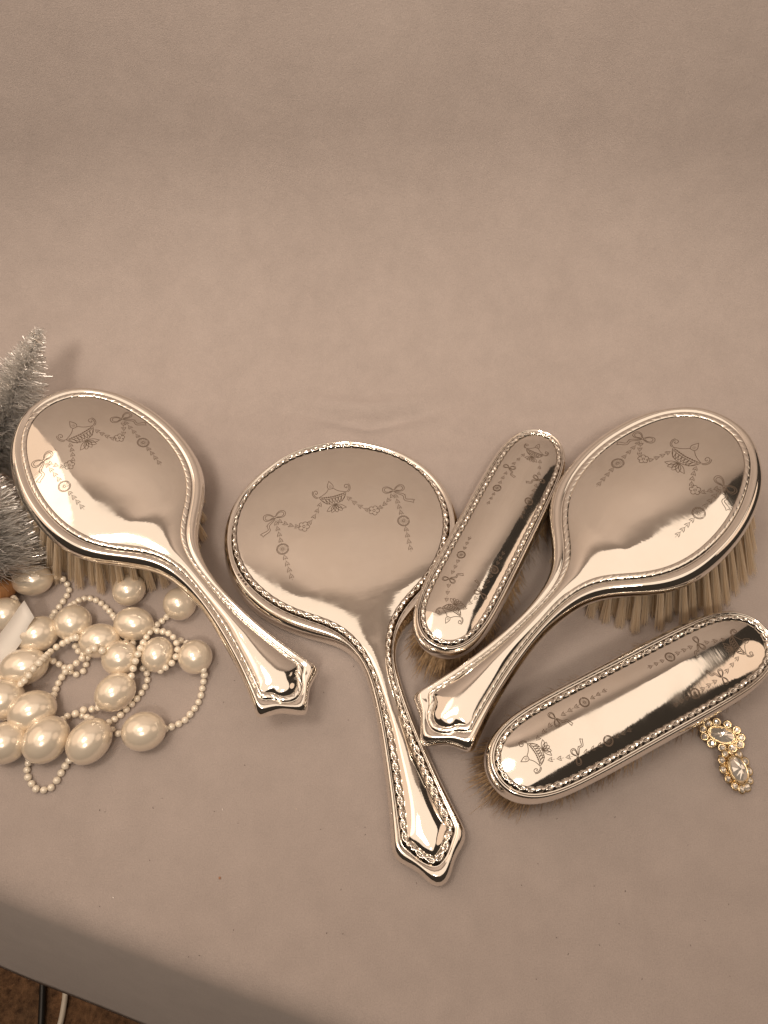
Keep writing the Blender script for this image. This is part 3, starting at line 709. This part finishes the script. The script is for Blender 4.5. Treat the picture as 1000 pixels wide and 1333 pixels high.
# ------------------------------------------------------------------ tinsel bottle-brush trees
def tinsel_tree(foot, tip, r_base, count, label, seed, start=.10):
    foot, tip = Vector(foot), Vector(tip); ax = (tip - foot); H = ax.length; q = Vector((0, 0, 1)).rotation_difference(ax.normalized())
    root = empty('tinsel_tree', foot); root.rotation_mode = 'QUATERNION'; root.rotation_quaternion = q
    R = random.Random(seed)
    for part, nm, m_ in ((0, 'needles', M['tinsel']), (1, 'glitter_needles', M['tinsel_glitter'])):
        V = []; F = []
        for _ in range(count if part == 0 else count // 3):
            f = start + (1 - start) * (1 - sqrt(R.random())) * 1.0 if R.random() < .75 else R.uniform(start, 1)
            f = min(f, .995); r = r_base * (1 - (f - start) / (1 - start)) ** .92 * R.uniform(.80, 1.05) + .0022
            a = R.uniform(0, 2 * pi); z0 = f * H; rise = r * R.uniform(.12, .5); c, s = cos(a), sin(a)
            p0 = Vector((0.0006 * c, .0006 * s, z0)); p2 = Vector((r * c, r * s, z0 + rise - .25 * r * R.random())) + Vector((R.gauss(0, .0006), R.gauss(0, .0006), R.gauss(0, .0009)))
            p1 = p0.lerp(p2, .55) + Vector((R.gauss(0, .0014), R.gauss(0, .0014), R.gauss(-.0006, .0012)))
            tw = R.uniform(0, pi); w = R.uniform(.00013, .00026); side = Vector((-s * cos(tw), c * cos(tw), sin(tw))) * w; b = len(V)
            V += [p0 - side, p0 + side, p1 - side, p1 + side, p2 - side * .7, p2 + side * .7]; F += [(b, b + 1, b + 3, b + 2), (b + 2, b + 3, b + 5, b + 4)]
        o = obj(nm, mesh(nm, V, F, False), m_, root); o['kind'] = 'stuff'
    V = []; F = []
    for k in range(61):
        for st in (0, 1):
            a = k * .9 + st * pi
            for j in range(5): t = 2 * pi * j / 5; V.append((.0005 * cos(a) + .0006 * cos(t), .0005 * sin(a) + .0006 * sin(t), H * k / 60 * .99))
    for k in range(60):
        for st in (0, 1):
            for j in range(5): a = (k * 2 + st) * 5; b = ((k + 1) * 2 + st) * 5; F.append((a + j, a + (j + 1) % 5, b + (j + 1) % 5, b + j))
    obj('wire_trunk', mesh('wire_trunk', V, F), M['wire'], root)
    # turned wooden foot
    pr = [(0, -.001), (.0115, -.001), (.0125, .0005), (.0125, .006), (.0115, .0078), (.004, .0085), (.0035, .012), (0, .012)]; V = []; F = []; n = 28
    for r, z in pr: V += [(r * cos(2 * pi * k / n), r * sin(2 * pi * k / n), z) for k in range(n)]
    for i in range(len(pr) - 1):
        for k in range(n): j = (k + 1) % n; F.append((i * n + k, i * n + j, (i + 1) * n + j, (i + 1) * n + k))
    fm = mesh('wooden_foot', V, F); o = obj('wooden_foot', fm, M['base'], root)
    tag(root, label, 'tinsel tree', 'silver tinsel trees')
    return root
tinsel_tree(at(-32, 645, .006), at(52, 428, .080), .034, 6600, 'tall silver tinsel tree behind the hair brush beside the pearls', 11, .16)
tinsel_tree(at(-6, 772, .006), at(-52, 560, .085), .035, 4300, 'silver tinsel tree whose lower needles hang over a pearl', 12, .14)

# ------------------------------------------------------------------ rhinestone drop earring
def gem(name, seg, mtl, table_=.55, crown=.45, pav=.5):
    V = []; F = []
    for r, z, o in ((table_, crown, 0), (.84, crown * .55, .5), (1, 0, 0), (.55, -pav * .6, .5)):
        V += [(r * cos(2 * pi * (k + o) / seg), r * sin(2 * pi * (k + o) / seg), z) for k in range(seg)]
    V.append((0, 0, -pav)); n = seg; Rg = random.Random(seg)
    V = [(x * Rg.uniform(.93, 1.07), y * Rg.uniform(.93, 1.07), z + Rg.uniform(-.09, .09) * (z > .1)) for x, y, z in V]
    F = []
    V.append((0, 0, crown * 1.05)); F += [(4 * n + 1, k, (k + 1) % n) for k in range(n)]
    for k in range(n):
        j = (k + 1) % n
        F += [(k, n + k, j), (j, n + k, n + j), (n + k, 2 * n + j, n + j), (n + k, 2 * n + k, 2 * n + j)]
        F += [(2 * n + k, 3 * n + k, 2 * n + j), (2 * n + j, 3 * n + k, 3 * n + j), (3 * n + k, 4 * n, 3 * n + j)]
    m = recalc(mesh(name, V, F, False)); m.materials.append(mtl); return m
GEM_S = gem('rhinestone', 8, M['foil']); GEM_B = gem('centre_stone', 14, M['foil'], .34, .62, .5)
def ring_mesh(name, R_, r_, seg=24, sec=8, sx=1, sy=1):
    V = []; F = []
    for k in range(seg):
        a = 2 * pi * k / seg
        for j in range(sec): b = 2 * pi * j / sec; V.append(((R_ + r_ * cos(b)) * cos(a) * sx, (R_ + r_ * cos(b)) * sin(a) * sy, r_ * sin(b)))
    for k in range(seg):
        for j in range(sec): F.append((k * sec + j, ((k + 1) % seg) * sec + j, ((k + 1) % seg) * sec + (j + 1) % sec, k * sec + (j + 1) % sec))
    return mesh(name, V, F)
CUP = ring_mesh('stone_cup', .0019, .00055, 14, 6); CUP.materials.append(M['gold'])
ear = empty('drop_earring', at(950, 982, 0)); tag(ear, 'gold drop earring with clear rhinestones lying by the clothes brush', 'earring')
def cluster(name, cx, cy, ang, ax, ay, h, n, tilt, skip=(), pear=0.0):
    c = at(cx, cy, h); e = at(cx + 10 * cos(radians(ang)), cy + 10 * sin(radians(ang)), h) - c
    W = Matrix.Translation(c - ear.location) @ Matrix.Rotation(atan2(e.y, e.x), 4, 'Z') @ Matrix.Rotation(radians(tilt[0]), 4, 'X') @ Matrix.Rotation(radians(tilt[1]), 4, 'Y')
    V = []; F = []; s = 30
    def shp(a, f): return ((ax + f) * cos(a), (ay + f) * sin(a) * (1 - pear * cos(a)))
    for f, z in ((-.002, -.0012), (.0012, -.0010), (.0014, -.0002), (.0008, .0004), (-.0004, .0006)):
        V += [(*shp(2 * pi * k / s, f), z) for k in range(s)]
    for r in range(4): F += [(r * s + k, r * s + (k + 1) % s, (r + 1) * s + (k + 1) % s, (r + 1) * s + k) for k in range(s)]
    F += [tuple(range(s - 1, -1, -1)), tuple(4 * s + k for k in range(s))]
    b = obj(name, recalc(mesh(name, V, F)), M['gold'], ear); b.matrix_local = W
    st = obj('centre_stone', GEM_B, None, b); st.matrix_local = Matrix.Translation((0, 0, .0020)) @ Matrix.Diagonal((ax * .93, ay * .93, .0055, 1))
    V = []; F = []
    for k in range(s):                             # bezel
        a = 2 * pi * k / s
        for f, z in ((-.0003, .0006), (.0002, .0006), (.0002, .0030), (-.0004, .0034)): V.append(((ax * .97 + f) * cos(a), (ay * .97 + f) * sin(a), z))
    for k in range(s):
        for j in range(4): F.append((k * 4 + j, ((k + 1) % s) * 4 + j, ((k + 1) % s) * 4 + (j + 1) % 4, k * 4 + (j + 1) % 4))
    obj('bezel', recalc(mesh('bezel', V, F)), M['gold'], b)
    for k in range(n):
        a = 2 * pi * (k + .5) / n; x, y = shp(a, .0020); sc = RNG.uniform(.92, 1.12)
        t = Matrix.Translation((x, y, .0011)) @ Matrix.Rotation(RNG.uniform(-.2, .2), 4, 'X') @ Matrix.Rotation(RNG.uniform(-.2, .2), 4, 'Y') @ Matrix.Scale(sc, 4)
        g_ = obj('rhinestone', GEM_S, None, b); g_.matrix_local = t @ Matrix.Diagonal((0.0018, 0.0018, 0.0022, 1))
        cu = obj('stone_cup', CUP, None, b); cu.matrix_local = t @ Matrix.Translation((0, 0, -.0002))
    return b
cluster('clip_cluster', 940, 957, 18, 0.0076, .0044, .0078, 11, (20, -14))
cluster('drop_cluster', 957, 1003, 60, 0.0076, .0056, .0048, 12, (-12, 10), pear=.12)
lk = obj('link_ring', ring_mesh('link_ring', .0022, .0005), M['gold'], ear); lk.matrix_local = Matrix.Translation(at(948, 979, .005) - ear.location) @ Matrix.Rotation(.9, 4, 'X')
pv = []; pf = []
for k in range(13):                                # sprung clip below the upper cluster
    a = pi * k / 12
    for dy in (-.003, .003):
        for dz in (0, .0006): pv.append((-.006 + .010 * k / 12, dy, -.0035 * sin(a) - .0008 + dz))
for k in range(12):
    a = 4 * k
    for i, j in ((0, 1), (1, 3), (3, 2), (2, 0)): pf.append((a + i, a + j, a + 4 + j, a + 4 + i))
pf += [(0, 1, 3, 2), (48, 50, 51, 49)]
cl = obj('clip', recalc(mesh('clip', pv, pf)), M['gold'], ear); cl.matrix_local = Matrix.Translation(at(936, 962, .0058) - ear.location) @ Matrix.Rotation(-.3, 4, 'Z')

# ------------------------------------------------------------------ cords on the carpet
def cord(name, pts, r, m_, label):
    W = [at(*p, FLOOR_Z + r + .002) for p in pts]; V = []; F = []; n = 10; sub = 6; C = []
    for i in range(len(W) - 1):
        p0, p1, p2, p3 = W[max(i - 1, 0)], W[i], W[i + 1], W[min(i + 2, len(W) - 1)]
        for k in range(sub):
            f = k / sub; C.append(.5 * (2 * p1 + (p2 - p0) * f + (2 * p0 - 5 * p1 + 4 * p2 - p3) * f * f + (3 * p1 - p0 - 3 * p2 + p3) * f ** 3))
    C.append(W[-1])
    for i, c in enumerate(C):
        d = (C[min(i + 1, len(C) - 1)] - C[max(i - 1, 0)]).normalized(); s = d.cross(Vector((0, 0, 1))).normalized(); u = s.cross(d)
        V += [c + s * (r * cos(2 * pi * k / n)) + u * (r * sin(2 * pi * k / n)) for k in range(n)]
    for i in range(len(C) - 1): F += [(i * n + k, i * n + (k + 1) % n, (i + 1) * n + (k + 1) % n, (i + 1) * n + k) for k in range(n)]
    F += [tuple(range(n - 1, -1, -1)), tuple((len(C) - 1) * n + k for k in range(n))]
    tag(obj(name, recalc(mesh(name, V, F)), m_), label, 'cord')
cord('power_cord', [(58, 1215), (56, 1270), (55, 1300), (53, 1340), (48, 1400)], .0030, M['dark_cord'], 'black cord lying on the brown carpet')
cord('power_cord', [(90, 1240), (86, 1285), (83, 1310), (77, 1338), (60, 1390)], .0026, M['white_cord'], 'white cord lying on the brown carpet')

# ------------------------------------------------------------------ crumbs and flecks on the cloth
def fleck(px, py, r, m_, label):
    bm = bmesh.new(); bmesh.ops.create_icosphere(bm, subdivisions=1, radius=r)
    for v in bm.verts: v.co *= RNG.uniform(.7, 1.2); v.co.z *= .6
    me = bpy.data.meshes.new('fleck'); bm.to_mesh(me); bm.free(); o = obj('fleck', me, m_); o.location = at(px, py, r * .45)
    tag(o, label, 'fleck')
fleck(286, 1143, .0007, M['speck_red'], 'tiny orange crumb on the cloth below the mirror handle')

V = []; F = []; R = random.Random(5)
def scatter(n, area, size):
    for _ in range(n):
        p = at(R.uniform(*area[0]), R.uniform(*area[1]), 0.0006); a = R.uniform(0, pi); d = Vector((cos(a), sin(a), R.uniform(-.2, .2))) * R.uniform(*size); w = Vector((-sin(a), cos(a), .3)) * .00011; b = len(V)
        up = Vector((0, 0, .0003))
        V.extend([p - d - w, p - d + w, p + d + w + up, p + d - w + up]); F.append((b, b + 1, b + 2, b + 3))
scatter(20, ((230, 480), (860, 1120)), (.00015, .0004)); scatter(22, ((120, 960), (1060, 1280)), (.00015, .0004)); scatter(14, ((60, 300), (870, 1060)), (.00015, .0004))
lint = obj('lint', mesh('lint', V, F, False), M['speck_glint']); tag(lint, 'fallen specks of silver tinsel glitter scattered on the taupe cloth', 'glitter', kind='stuff')
V = []; F = []
scatter(9, ((230, 960), (1000, 1260)), (.00015, .0004)); scatter(5, ((250, 320), (760, 950)), (.00015, .0004))
lint2 = obj('lint', mesh('dark_lint', V, F, False), M['speck_dark']); tag(lint2, 'tiny dark lint specks on the taupe cloth', 'lint', kind='stuff')
